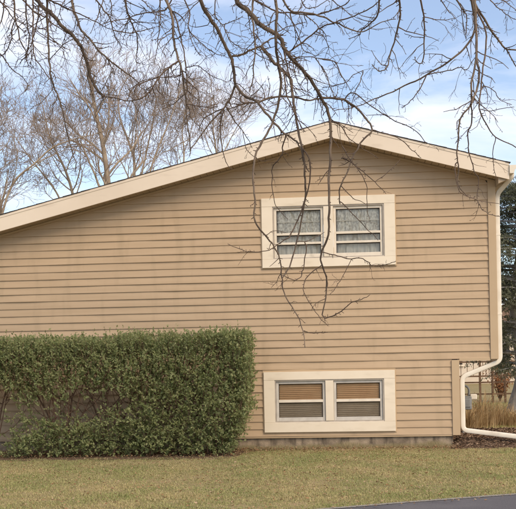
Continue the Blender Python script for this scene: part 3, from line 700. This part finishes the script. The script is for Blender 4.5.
for bi, (path, w0, w1) in enumerate(BR):
    nr = nearest(*path[0]) if built else None
    root = path[0][1] <= 8 and (nr is None or nr[0] > 9 or path[0][1] <= 0)
    Y0 = rb.choice([-4.7, -4.4, -5.6, -3.6, -3.9, -5.0])+rb.uniform(-0.3, 0.3) if root else (nr[1] if nr else -4.6)
    if not root and nr and nr[0] < 100: path = [(nr[2], nr[3])]+list(path[1:] if nr[0] < 30 or len(path) < 3 else path)
    drift = rb.uniform(-0.7, 0.7); ph = rb.uniform(0, 6)
    n = len(path); cum = [0]
    for i in range(1, n): cum.append(cum[-1]+math.dist(path[i], path[i-1]))
    tot = cum[-1]; pts = []
    for i, (x, y) in enumerate(path):
        s = cum[i]/60.0
        Y = Y0+drift*(1-math.exp(-cum[i]/120))+0.12*(math.sin(s*2.1+ph)-math.sin(ph))
        Y = min(-1.1, max(-6.6, Y)); pts.append(np.array(at(x, y, Y)))
    C = catmull(pts, 5)
    jit = np.array([[noise.noise(Vector((i*0.45, bi*7.1, k))) for k in range(3)] for i in range(len(C))])
    jit[0] *= 0; mpp = pxm(C[0]); C = C+jit*mpp*1.1
    rad = np.linspace(w0*0.5, w1*0.5, len(C))*mpp*0.80
    rad = rad*(1+0.10*np.array([noise.noise(Vector((i*0.9, bi*3.3, 4))) for i in range(len(C))]))
    for i, c in enumerate(C):
        v = Vector(c)-CAM; dd = v.dot(fw); xx = v.dot(xc)/dd*F+PX; yy = PY-v.dot(yc)/dd*F
        built.append((xx, yy, c[1]))
    if root:    # continue above the frame to a limb of the tree
        d0 = C[0]-C[1]; d0 /= np.linalg.norm(d0)+1e-9
        if d0[2] < 0.2: d0 = unit(np.array([d0[0], d0[1], 0.5]))
        q, rl = min(limb_pts, key=lambda pr: np.linalg.norm(pr[0]-(C[0]+np.array([-0.7, 0, 0.7])+d0*0.3)))
        t = np.linspace(0, 1, 10)[:-1][:, None]; c1 = C[0]+d0*0.45; c0 = q+np.array([0.25, 0, 0.12])
        bez = q*(1-t)**3+c0*3*t*(1-t)**2+c1*3*t*t*(1-t)+C[0]*t**3
        C = np.concatenate([bez, C]); rad = np.concatenate([np.linspace(min(rl*0.8, rad[0]*1.5), rad[0], 9), rad])
    tb = Tubes(); tb.tube(C, rad, 7 if w0 > 2.4 else 5); bo = tpart(tb, 'branch', M['bark'] if w0 > 2.5 else M['twig'])
    # side twigs and spurs
    tt_ = Tubes(); any_ = False
    def twig(p, d, ln, r0, lvl):
        k = 5; P = [p]; dd = d
        for s in range(k):
            dd = unit(dd+np.array([rb.gauss(0, .22), rb.gauss(0, .22), rb.gauss(0, .2)-0.05])); P.append(P[-1]+dd*ln/k)
        tt_.tube(P, np.linspace(r0, max(0.0016, r0*0.45), k+1), 3 if r0 < 0.004 else 4)
        if lvl > 0:
            for s in range(1, k):
                if rb.random() < 0.6:
                    a = unit(dd+np.array([rb.gauss(0, .8) for _ in range(3)])); twig(P[s], a, ln*rb.uniform(.25, .5), r0*0.65, lvl-1)
        else:
            for s in range(2, k+1):
                if rb.random() < 0.5:     # bud spur
                    a = unit(dd+np.array([rb.gauss(0, .9) for _ in range(3)])); tt_.tube([P[s], P[s]+a*0.016], [r0*.8, r0*.6], 3)
    start = 9 if root else 2
    i0 = start
    fx = path[0][0]
    for i in range(i0, len(C)-1):
        py_here = PY-(Vector(C[i])-CAM).dot(yc)/(Vector(C[i])-CAM).dot(fw)*F
        px_here = PX+(Vector(C[i])-CAM).dot(xc)/(Vector(C[i])-CAM).dot(fw)*F
        dens = 0.40 if py_here < 125 and px_here < 345 else (0.20 if py_here < 125 else 0.11)
        tang = unit(C[min(i+1, len(C)-1)]-C[i-1])
        if rb.random() < dens:
            side = unit(np.cross(tang, np.array([rb.gauss(0, 1) for _ in range(3)])))
            d = unit(tang*0.55+side*0.8+np.array([0, 0, -0.1])); ln = rb.uniform(0.07, 0.42) if py_here < 125 else rb.uniform(0.05, 0.24)
            twig(C[i], d, ln, min(0.0055, rad[i]*0.6), 1 if ln > 0.2 else 0); any_ = True
        if rb.random() < 0.45:
            side = unit(np.cross(tang, np.array([rb.gauss(0, 1) for _ in range(3)]))); ln = rb.uniform(0.012, 0.035)
            tt_.tube([C[i], C[i]+unit(side+tang*0.5)*(rad[i]+ln)], [rad[i]*0.55, 0.0028], 4); any_ = True
    if any_:
        o = tt_.build('twigs', M['twig'], bo); tag(o, kind='stuff')

# ================================================================== BARE TREES BEHIND THE HOUSE
def bare_tree(name, label, px, pyb, Y, path_px, r0, seed, top_levels=4, spread=1.0, stems=None, nb=16, group='bare trees behind the house', upb=0.35):
    """trunks traced where they show above the roof, standing on the ground at depth Y"""
    rr_ = random.Random(seed); b = at(px, 362, Y); root = empty(name, (b.x, Y, 0)); tag(root, label, 'tree', group)
    inv = Matrix.Translation((-b.x, -Y, 0))
    tw_ = Tubes()
    mpp = (Y-CAM.y)/F
    def grow(p, d, ln, r, lvl):
        k = 6 if lvl > 1 else 4; P = [p]; dd = d
        for s in range(k):
            dd = unit(dd+np.array([rr_.gauss(0, .15), rr_.gauss(0, .15), rr_.gauss(0, .12)+0.05*upb*2])); P.append(P[-1]+dd*ln/k)
        re = max(0.0042, r*0.5)
        if lvl > 2:
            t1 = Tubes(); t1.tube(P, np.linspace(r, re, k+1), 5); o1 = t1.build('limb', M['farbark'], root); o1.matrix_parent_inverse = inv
        else: tw_.tube(P, np.linspace(r, re, k+1), 4 if lvl > 1 else 3)
        if lvl <= 0: return
        nch = {4: 8, 3: 6, 2: 4, 1: 3}.get(lvl, 3)
        for c in range(nch):
            t = rr_.uniform(0.25, 1.0); s = min(int(t*k), k-1); q = P[s]+(P[s+1]-P[s])*(t*k-s)
            side = unit(np.cross(dd, np.array([rr_.gauss(0, 1) for _ in range(3)])))
            a = unit(dd*0.75+side*rr_.uniform(.5, .95)*spread+np.array([0, 0, upb*0.5]))
            grow(q, a, ln*rr_.uniform(.5, .8), max(0.0055, r*(1-0.5*t)*0.52), lvl-1)
    for si, st in enumerate(path_px):
        f0 = at(*st[0], Y); f1 = at(*st[1], Y); ex = (f0.x-f1.x)/(f1.z-f0.z+1e-6); bx_ = f0.x+0.35*ex*min(f0.z, 3.0); pts = [np.array([bx_+(f0.x-bx_)*q**1.6, Y, -0.1+(f0.z+0.1)*q]) for q in (0, .3, .6, .85)]; vis = 4.0/(4+len(st)-1)
        yo = rr_.uniform(-0.4, 0.4)*si
        pts += [np.array(at(x, y, Y+yo)) for x, y in st]
        C = catmull(pts, 6); n = len(C); f_ = np.linspace(0, 1, n)
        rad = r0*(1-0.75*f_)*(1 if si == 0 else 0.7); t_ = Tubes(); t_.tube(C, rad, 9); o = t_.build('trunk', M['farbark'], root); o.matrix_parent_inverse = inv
        nbr = nb if si == 0 else nb//2
        for c in range(nbr):
            f = vis-0.03+(1.03-vis)*((c+rr_.random())/nbr)**1.3*0.97; i = min(int(f*(n-1)), n-2); d = unit(C[i+1]-C[i])
            side = unit(np.cross(d, np.array([rr_.gauss(0, 1) for _ in range(3)])))
            a = unit(d*0.7+side*0.75*spread+np.array([0, 0, upb])); grow(C[i], a, rr_.uniform(0.9, 1.9)*mpp*30*(1.75-1.2*f), max(0.012, rad[i]*0.5), 3)
        grow(C[-1], unit(C[-1]-C[-3]), 0.8*mpp*30, max(0.01, rad[-1]), 3)
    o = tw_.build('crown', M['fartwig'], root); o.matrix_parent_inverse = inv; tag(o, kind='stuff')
bare_tree('bare_tree', 'tallest bare tree with pale straight trunk above the left roof slope', 110, 190, 16, [[(110,200),(106,165),(102,140),(97,118),(93,98),(90,82),(88,70)]], 0.13, 21, nb=18)
bare_tree('bare_tree', 'bare many stemmed tree with upright forks right of the pale trunk', 138, 180, 18, [[(134,185),(134,160),(128,140),(120,118),(118,98)], [(141,180),(147,150),(153,120),(158,92)], [(149,178),(158,148),(170,120),(178,95)]], 0.085, 22, nb=10)
bare_tree('bare_tree', 'bare tree with forked trunk leaning left of the pale trunk', 74, 195, 17, [[(73,196),(66,172),(58,155),(50,138),(45,118)], [(60,200),(46,178),(30,158),(16,138)]], 0.08, 23, nb=11)
bare_tree('bare_tree', 'bare tree at the left edge with a long arching bough', 2, 215, 15, [[(2,230),(0,200),(-6,170),(-8,140),(-4,108)], [(2,215),(14,182),(34,164),(52,148),(72,140),(92,135)]], 0.085, 24, nb=13)
bare_tree('bare_tree', 'bare tree whose fine crown shows just left of the roof peak', 218, 170, 22, [[(218,175),(216,150),(213,128),(214,108)], [(222,160),(230,140),(240,122)]], 0.07, 25, nb=10)
bare_tree('bare_tree', 'small bare tree low over the roof between forked trunks and peak', 183, 170, 20, [[(183,180),(184,152),(182,130),(186,108)]], 0.06, 26, nb=8)

# ================================================================== RIGHT SIDE YARD
ev = empty('evergreen_tree', (4.40, 8.4, 0)); tag(ev, 'dark evergreen tree with grey trunk behind the right corner of the house', 'tree')
EINV = Matrix.Translation((-4.40, -8.4, 0))
t_ = Tubes(); P = catmull([(4.40, 8.4, -0.1), (4.40, 8.4, 0.15), (4.56, 8.4, 1.0), (4.40, 8.42, 2.6), (4.62, 8.4, 4.4), (4.7, 8.4, 5.6)], 5)
t_.tube(P, np.interp(np.linspace(0, 1, len(P)), [0, .1, .2, 1], [0.33, 0.25, 0.21, 0.03]), 12); o = t_.build('trunk', M['greybark'], ev); o.matrix_parent_inverse = EINV
re_ = random.Random(3); SPp = []; SPd = []; bt = Tubes()
for k in range(120):
    h = re_.uniform(0.95, 5.5); an = re_.uniform(0, 2*math.pi); ln = (2.3-0.30*abs(h-1.8)-0.10*h)*re_.uniform(.6, 1.05)
    p0 = np.array([4.58, 8.4, h]); d = np.array([math.cos(an), math.sin(an), 0.25]); P = [p0]
    for s in range(6):
        d = unit(d+np.array([re_.gauss(0, .12), re_.gauss(0, .12), -0.07])); P.append(P[-1]+d*ln/6)
    bt = Tubes(); bt.tube(P, np.linspace(0.035, 0.006, 7), 4); o = bt.build('limb', M['greybark'], ev); o.matrix_parent_inverse = EINV
    for s in range(38):
        t = re_.uniform(0.22, 1)*6; i = min(int(t), 5); q = P[i]+(P[i+1]-P[i])*(t-i)+np.array([re_.gauss(0, .10), re_.gauss(0, .10), re_.gauss(0, .09)])
        if q[1] > 5.9: SPp.append(q); SPd.append(unit(d*0.7+np.array([re_.gauss(0, .6), re_.gauss(0, .6), re_.gauss(0, .5)-0.1])))
SPp = np.array(SPp); SPd = np.array(SPd); n = len(SPp); NLv = 18
base = SPp[:, None, :]+SPd[:, None, :]*np.linspace(0, 0.26, NLv)[None, :, None]
LDv = unit(SPd[:, None, :]*0.6+rng.normal(size=(n, NLv, 3))*0.7)
o = leafmesh('crown', base.reshape(-1, 3), LDv.reshape(-1, 3), rng.uniform(0.035, 0.065, n*NLv), M['evergreen'], ev, width=0.45, face=(0.2, -0.6, 0.7)); o.matrix_parent_inverse = EINV; tag(o, kind='stuff')

# timber garden fence of posts and rails
fence = empty('garden_fence', (0, 13, 0)); tag(fence, 'brown timber post and rail fence far behind the overhang', 'fence')
fy = 13.0
def yardx(px): return at(px, 380, fy).x
zf = lambda py: at(490, py, fy).z
xsP = [yardx(p) for p in (430, 455, 480, 492.5, 505, 517, 542, 567, 592, 617, 642, 667, 692)]
for i, x in enumerate(xsP):
    mb = MB(); mb.box(x-0.03, x+0.03, fy-0.03, fy+0.03, -0.1, 1.42 if i % 2 else 1.30); mb.build('post', M['wood'], fence, bevel=0.006)
for i in range(len(xsP)-1):
    for zz in (0.28, 0.62, 0.80, 1.22):
        mb = MB(); mb.box(xsP[i]+0.031, xsP[i+1]-0.031, fy-0.018, fy+0.018, zz-0.022, zz+0.022); mb.build('rail', M['wood'], fence)
    for q in range(1, 4):
        x = xsP[i]+(xsP[i+1]-xsP[i])*q/4; mb = MB(); mb.box(x-0.008, x+0.008, fy+0.0215, fy+0.03, 0.8, 1.22); mb.build('wire', M['wood'], fence)
# neighbour's house far behind
nh = empty('neighbour_house', (8.5, 34, 0)); tag(nh, 'pale beige neighbouring house far beyond the timber fence', 'house')
mb = MB(); mb.box(4.5, 15.5, 34, 41, -0.2, 2.7); mb.build('wall', M['beige'], nh)
mb = MB(); mb.prism([(4.1, 2.7), (15.9, 2.7), (10, 4.4)], 33.6, 41.4); mb.build('roof', M['brownroof'], nh)
for x in (6.2, 8.6, 11.5):
    mb = MB(); mb.box(x-0.5, x+0.5, 33.95, 34.02, 1.0, 2.1); wn = mb.build('window', M['interior'], nh)
    mb = MB(); mb.box(x-0.58, x+0.58, 33.9, 33.948, 0.92, 0.998); mb.build('sill', M['trim'], wn)
# rust coloured shrub
rs = empty('rust_shrub', (5.05, 14.2, 0)); tag(rs, 'rust leaved shrub beyond the timber fence', 'shrub'); RINV = Matrix.Translation((-5.05, -14.2, 0))
st = Tubes(); pts = []; dirs = []
for k in range(26):
    an = re_.uniform(0, 6.28); hh = re_.uniform(0.7, 1.35); sp = re_.uniform(.1, .55)
    P = catmull([(5.05, 14.2, 0), (5.05+sp*.4*math.cos(an), 14.2+sp*.4*math.sin(an), hh*.5), (5.05+sp*math.cos(an), 14.2+sp*math.sin(an), hh)], 4); st = Tubes(); st.tube(P, np.linspace(.012, .004, len(P)), 4); o = st.build('stem', M['stem'], rs); o.matrix_parent_inverse = RINV
    for q in range(45): 
        p = P[re_.randint(3, len(P)-1)]+np.array([re_.gauss(0, .07) for _ in range(3)]); pts.append(p); dirs.append([re_.gauss(0, 1) for _ in range(3)])
o = leafmesh('leaves', np.array(pts), unit(np.array(dirs)), rng.uniform(.05, .09, len(pts)), M['rustleaf'], rs); o.matrix_parent_inverse = RINV; tag(o, kind='stuff')
# dry ornamental grass clumps
def clump(px, pyb, hgt, nbl, sprd, label):
    g = gnd(px, pyb); n = nbl
    an = rng.uniform(0, 2*np.pi, n); r_ = rng.uniform(0, sprd*0.45, n); ln = hgt*rng.uniform(.35, 1.15, n); lean = rng.uniform(.1, 1.0, n)
    B = np.stack([g.x+r_*np.cos(an), g.y+r_*np.sin(an), np.zeros(n)], 1); an2 = an+rng.normal(0, .5, n); d = np.stack([np.cos(an2), np.sin(an2), np.zeros(n)], 1)
    sd = np.stack([-np.sin(an2), np.cos(an2), np.zeros(n)], 1)*0.006
    mid = B+d*(ln*lean*0.3)[:, None]+np.array([0, 0, 1])*(ln*0.6)[:, None]; tip = B+d*(ln*lean)[:, None]+np.array([0, 0, 1])*(ln*(1-0.35*lean))[:, None]
    V = np.stack([B-sd, B+sd, mid+sd*.8, mid-sd*.8, tip+sd*.3, tip-sd*.3], 1).reshape(-1, 3); b = np.arange(n)[:, None]*6
    Fq = np.concatenate([b+np.array([0, 1, 2, 3]), b+np.array([3, 2, 4, 5])], 1).reshape(-1, 4)
    o = npmesh('dry_grass_clump', V, Fq, M['drygrass']); tag(o, label, 'dry grass', 'dry grass clumps in the side yard')
clump(469, 431, 0.5, 260, 0.55, 'dry tan grass clump right behind the upright downspout')
clump(483, 427, 0.72, 300, 0.75, 'tallest dry tan grass clump in the middle of the side yard gap')
clump(498, 425, 0.48, 240, 0.75, 'dry tan grass clump below the evergreen foliage')
clump(513, 426, 0.42, 220, 0.7, 'dry tan grass clump at the right edge above the downspout foot')

# ================================================================== GROUND COVER
# mulch bed mound along the right foundation
mb = MB(); nxm, nym = 44, 30
def mulch_z(x, y):
    e = min(1, max(0, (y+0.34+0.06*noise.noise(Vector((x*3, 2, 1))))/0.45)); return 0.004+0.10*e*min(1, max(0, (x-1.72)/0.22))+0.02*noise.noise(Vector((x*6, y*6, 3)))*e
for i in range(nxm+1):
    for j in range(nym+1):
        x = 1.70+i*(4.6-1.70)/nxm; y = -0.36+j*2.6/nym; mb.v.append((x, y, mulch_z(x, y)))
for i in range(nxm):
    for j in range(nym): a = i*(nym+1)+j; mb.f.append((a, a+nym+1, a+nym+2, a+1))
tag(mb.build('mulch_bed', M['mulch'], smooth=True), 'brown bark mulch bed at the right foot of the house', 'mulch bed', kind='structure')
mb = MB()
for i in range(81):
    x = -6.8+i*5.75/80; yy = -1.36+0.07*noise.noise(Vector((x*2.2, 5, 5)))+0.04*noise.noise(Vector((x*7, 5, 8)))
    e = min(1, (-1.05-x)/0.5); mb.v += [(x, yy*max(0.15, e)-0.05, 0.005), (x, 0.03, 0.005)]
for i in range(80): mb.f.append((2*i, 2*i+2, 2*i+3, 2*i+1))
tag(mb.build('hedge_bed', M['mulch']), 'bare brown soil bed under the hedge', 'soil bed', kind='structure')
def scatter_flat(name, P, size, material, label, cat, w=0.6, lift=0.35):
    n = len(P); an = rng.uniform(0, 2*np.pi, n); D = np.stack([np.cos(an), np.sin(an), rng.uniform(-.1, lift, n)], 1); D = unit(D)
    up_ = unit(np.stack([rng.normal(0, .35, n), rng.normal(0, .35, n), np.ones(n)], 1)); Sd = unit(np.cross(D, up_)); s = size[:, None]; cur = up_*s*rng.uniform(0.02, .28, n)[:, None]
    V = np.stack([P, P+D*s*.3+Sd*s*w*.5+cur, P+D*s*.75+Sd*s*w*.36+cur, P+D*s, P+D*s*.75-Sd*s*w*.36+cur*.7, P+D*s*.3-Sd*s*w*.5+cur], 1).reshape(-1, 3); b = np.arange(n)[:, None]*6
    Fq = np.concatenate([b+np.array([0, 1, 2, 3]), b+np.array([0, 3, 4, 5])], 1).reshape(-1, 4)
    return tag(npmesh(name, V, Fq, material), label, cat, kind='stuff')
n = 7000; x = rng.uniform(1.72, 4.5, n); y = rng.uniform(-0.34, 2.0, n)
P = np.array([(a, b, mulch_z(a, b)+0.012) for a, b in zip(x, y)]); scatter_flat('bark_chips', P, rng.uniform(.02, .06, n), M['chip'], 'brown bark chips and leaf scraps covering the mulch bed', 'mulch', w=0.4)
# leaf litter under the hedge, along the wall and over the lawn
n1_, n2_, n3_ = 3800, 1300, 6500
x = np.concatenate([rng.uniform(-6.5, -1.2, n1_), rng.uniform(-1.6, 1.85, n2_), rng.uniform(-6.5, 4.5, n3_)])
y = np.concatenate([-0.6-0.45*rng.normal(0, 1, n1_)*0.9, -0.14-np.abs(rng.normal(0, .34, n2_)), rng.uniform(-6.0, -0.2, n3_)])
keep = (y < -0.03) & (y > np.array([edge_y(a) for a in x])-0.25)
x, y = x[keep], y[keep]; n = len(x); z = 0.012+0.03*rng.random(n)
scatter_flat('fallen_leaves', np.stack([x, y, z], 1), rng.uniform(.012, .036, n), M['deadleaf'], 'scattered small brown fallen leaves on lawn and under hedge', 'leaves')
# grass blades
def grass(name, n, xr, yr, label, hmul=1.0, face=True):
    x = rng.uniform(*xr, n); y = rng.uniform(*yr, n)
    ey = EX.y+(x-EX.x)*ed.y/ed.x
    dens = np.array([noise.noise(Vector((a*0.9, b*0.9, 0)))*0.5+noise.noise(Vector((a*4.2, b*4.2, 4)))*0.5 for a, b in zip(x, y)])
    keep = (y > ey+0.02+0.03*rng.random(n)) & (rng.random(n) < np.clip(0.72+0.75*dens, 0.15, 1)) & (y < -0.02) & ~((y > -0.34) & (x > 1.74))
    under = (x < -1.35) & (y > -1.28+0.08*np.sin(x*7)); keep &= ~(under & (rng.random(n) < 0.96))
    near = (y > -0.45); keep &= ~(near & (rng.random(n) < 0.35))
    x, y, dens = x[keep], y[keep], dens[keep]; n = len(x)
    h = rng.uniform(0.012, 0.032, n)*hmul*(1+0.5*np.clip(dens, -.5, .8)); an = rng.uniform(0, 2*np.pi, n); ln = rng.uniform(.2, 1.3, n)
    d = np.stack([np.cos(an), np.sin(an), np.zeros(n)], 1); sa = rng.uniform(0, 2*np.pi, n); sd = np.stack([np.cos(sa), np.sin(sa), np.zeros(n)], 1)*rng.uniform(.0018, .0034, n)[:, None]
    B = np.stack([x, y, np.full(n, -.003)], 1); up_ = np.array([0, 0, 1.0])
    mid = B+up_*(h*.6)[:, None]+d*(h*ln*.3)[:, None]; tip = B+up_*(h*(1-.3*ln))[:, None]+d*(h*ln)[:, None]
    V = np.stack([B-sd, B+sd, mid+sd*.8, mid-sd*.8, tip], 1).reshape(-1, 3); b = np.arange(n)[:, None]*5
    Fq = np.concatenate([b+np.array([0, 1, 2]), b+np.array([0, 2, 3]), b+np.array([3, 2, 4])], 1).reshape(-1, 3)
    return tag(npmesh(name, V, Fq, M['grass']), label, 'grass', kind='stuff')
grass('lawn_grass', 400000, (-6.2, 3.9), (-6.4, -0.02), 'short patchy olive and tan grass of the front lawn')
def backgrass():
    n = 30000; x = rng.uniform(2.2, 8, n); y = rng.uniform(2.2, 13, n)
    h = rng.uniform(.03, .09, n); an = rng.uniform(0, 6.28, n); d = np.stack([np.cos(an), np.sin(an), np.zeros(n)], 1); sd = np.stack([-np.sin(an), np.cos(an), np.zeros(n)], 1)*.005
    B = np.stack([x, y, np.full(n, -.003)], 1); V = np.stack([B-sd, B+sd, B+np.array([0, 0, 1])*h[:, None]+d*h[:, None]*.5], 1).reshape(-1, 3)
    tag(npmesh('yard_grass', V, (np.arange(n)[:, None]*3+np.array([0, 1, 2])), M['grass']), 'short green grass of the yard behind the house', 'grass', kind='stuff')
backgrass()
def walltuft():
    n = 5200; x = rng.uniform(-1.7, 1.78, n); y = -0.03-np.abs(rng.normal(0, .10, n)); dn = np.array([noise.noise(Vector((a*2.4, 0, 3))) for a in x])
    h = rng.uniform(.03, .10, n)*(1+1.1*np.clip(dn, -.6, 1)); an = rng.uniform(0, 6.28, n); d = np.stack([np.cos(an), -np.abs(np.sin(an)), np.zeros(n)], 1); sd = np.stack([np.ones(n), np.zeros(n), np.zeros(n)], 1)*.0028
    B = np.stack([x, y, np.full(n, -.003)], 1); V = np.stack([B-sd, B+sd, B+np.array([0, 0, 1])*h[:, None]+d*h[:, None]*.45], 1).reshape(-1, 3)
    tag(npmesh('dry_wall_grass', V, (np.arange(n)[:, None]*3+np.array([0, 1, 2])), M['straw']), 'dry straw coloured grass fringe along the foundation', 'grass', kind='stuff')
walltuft()

S.render.engine = 'CYCLES'
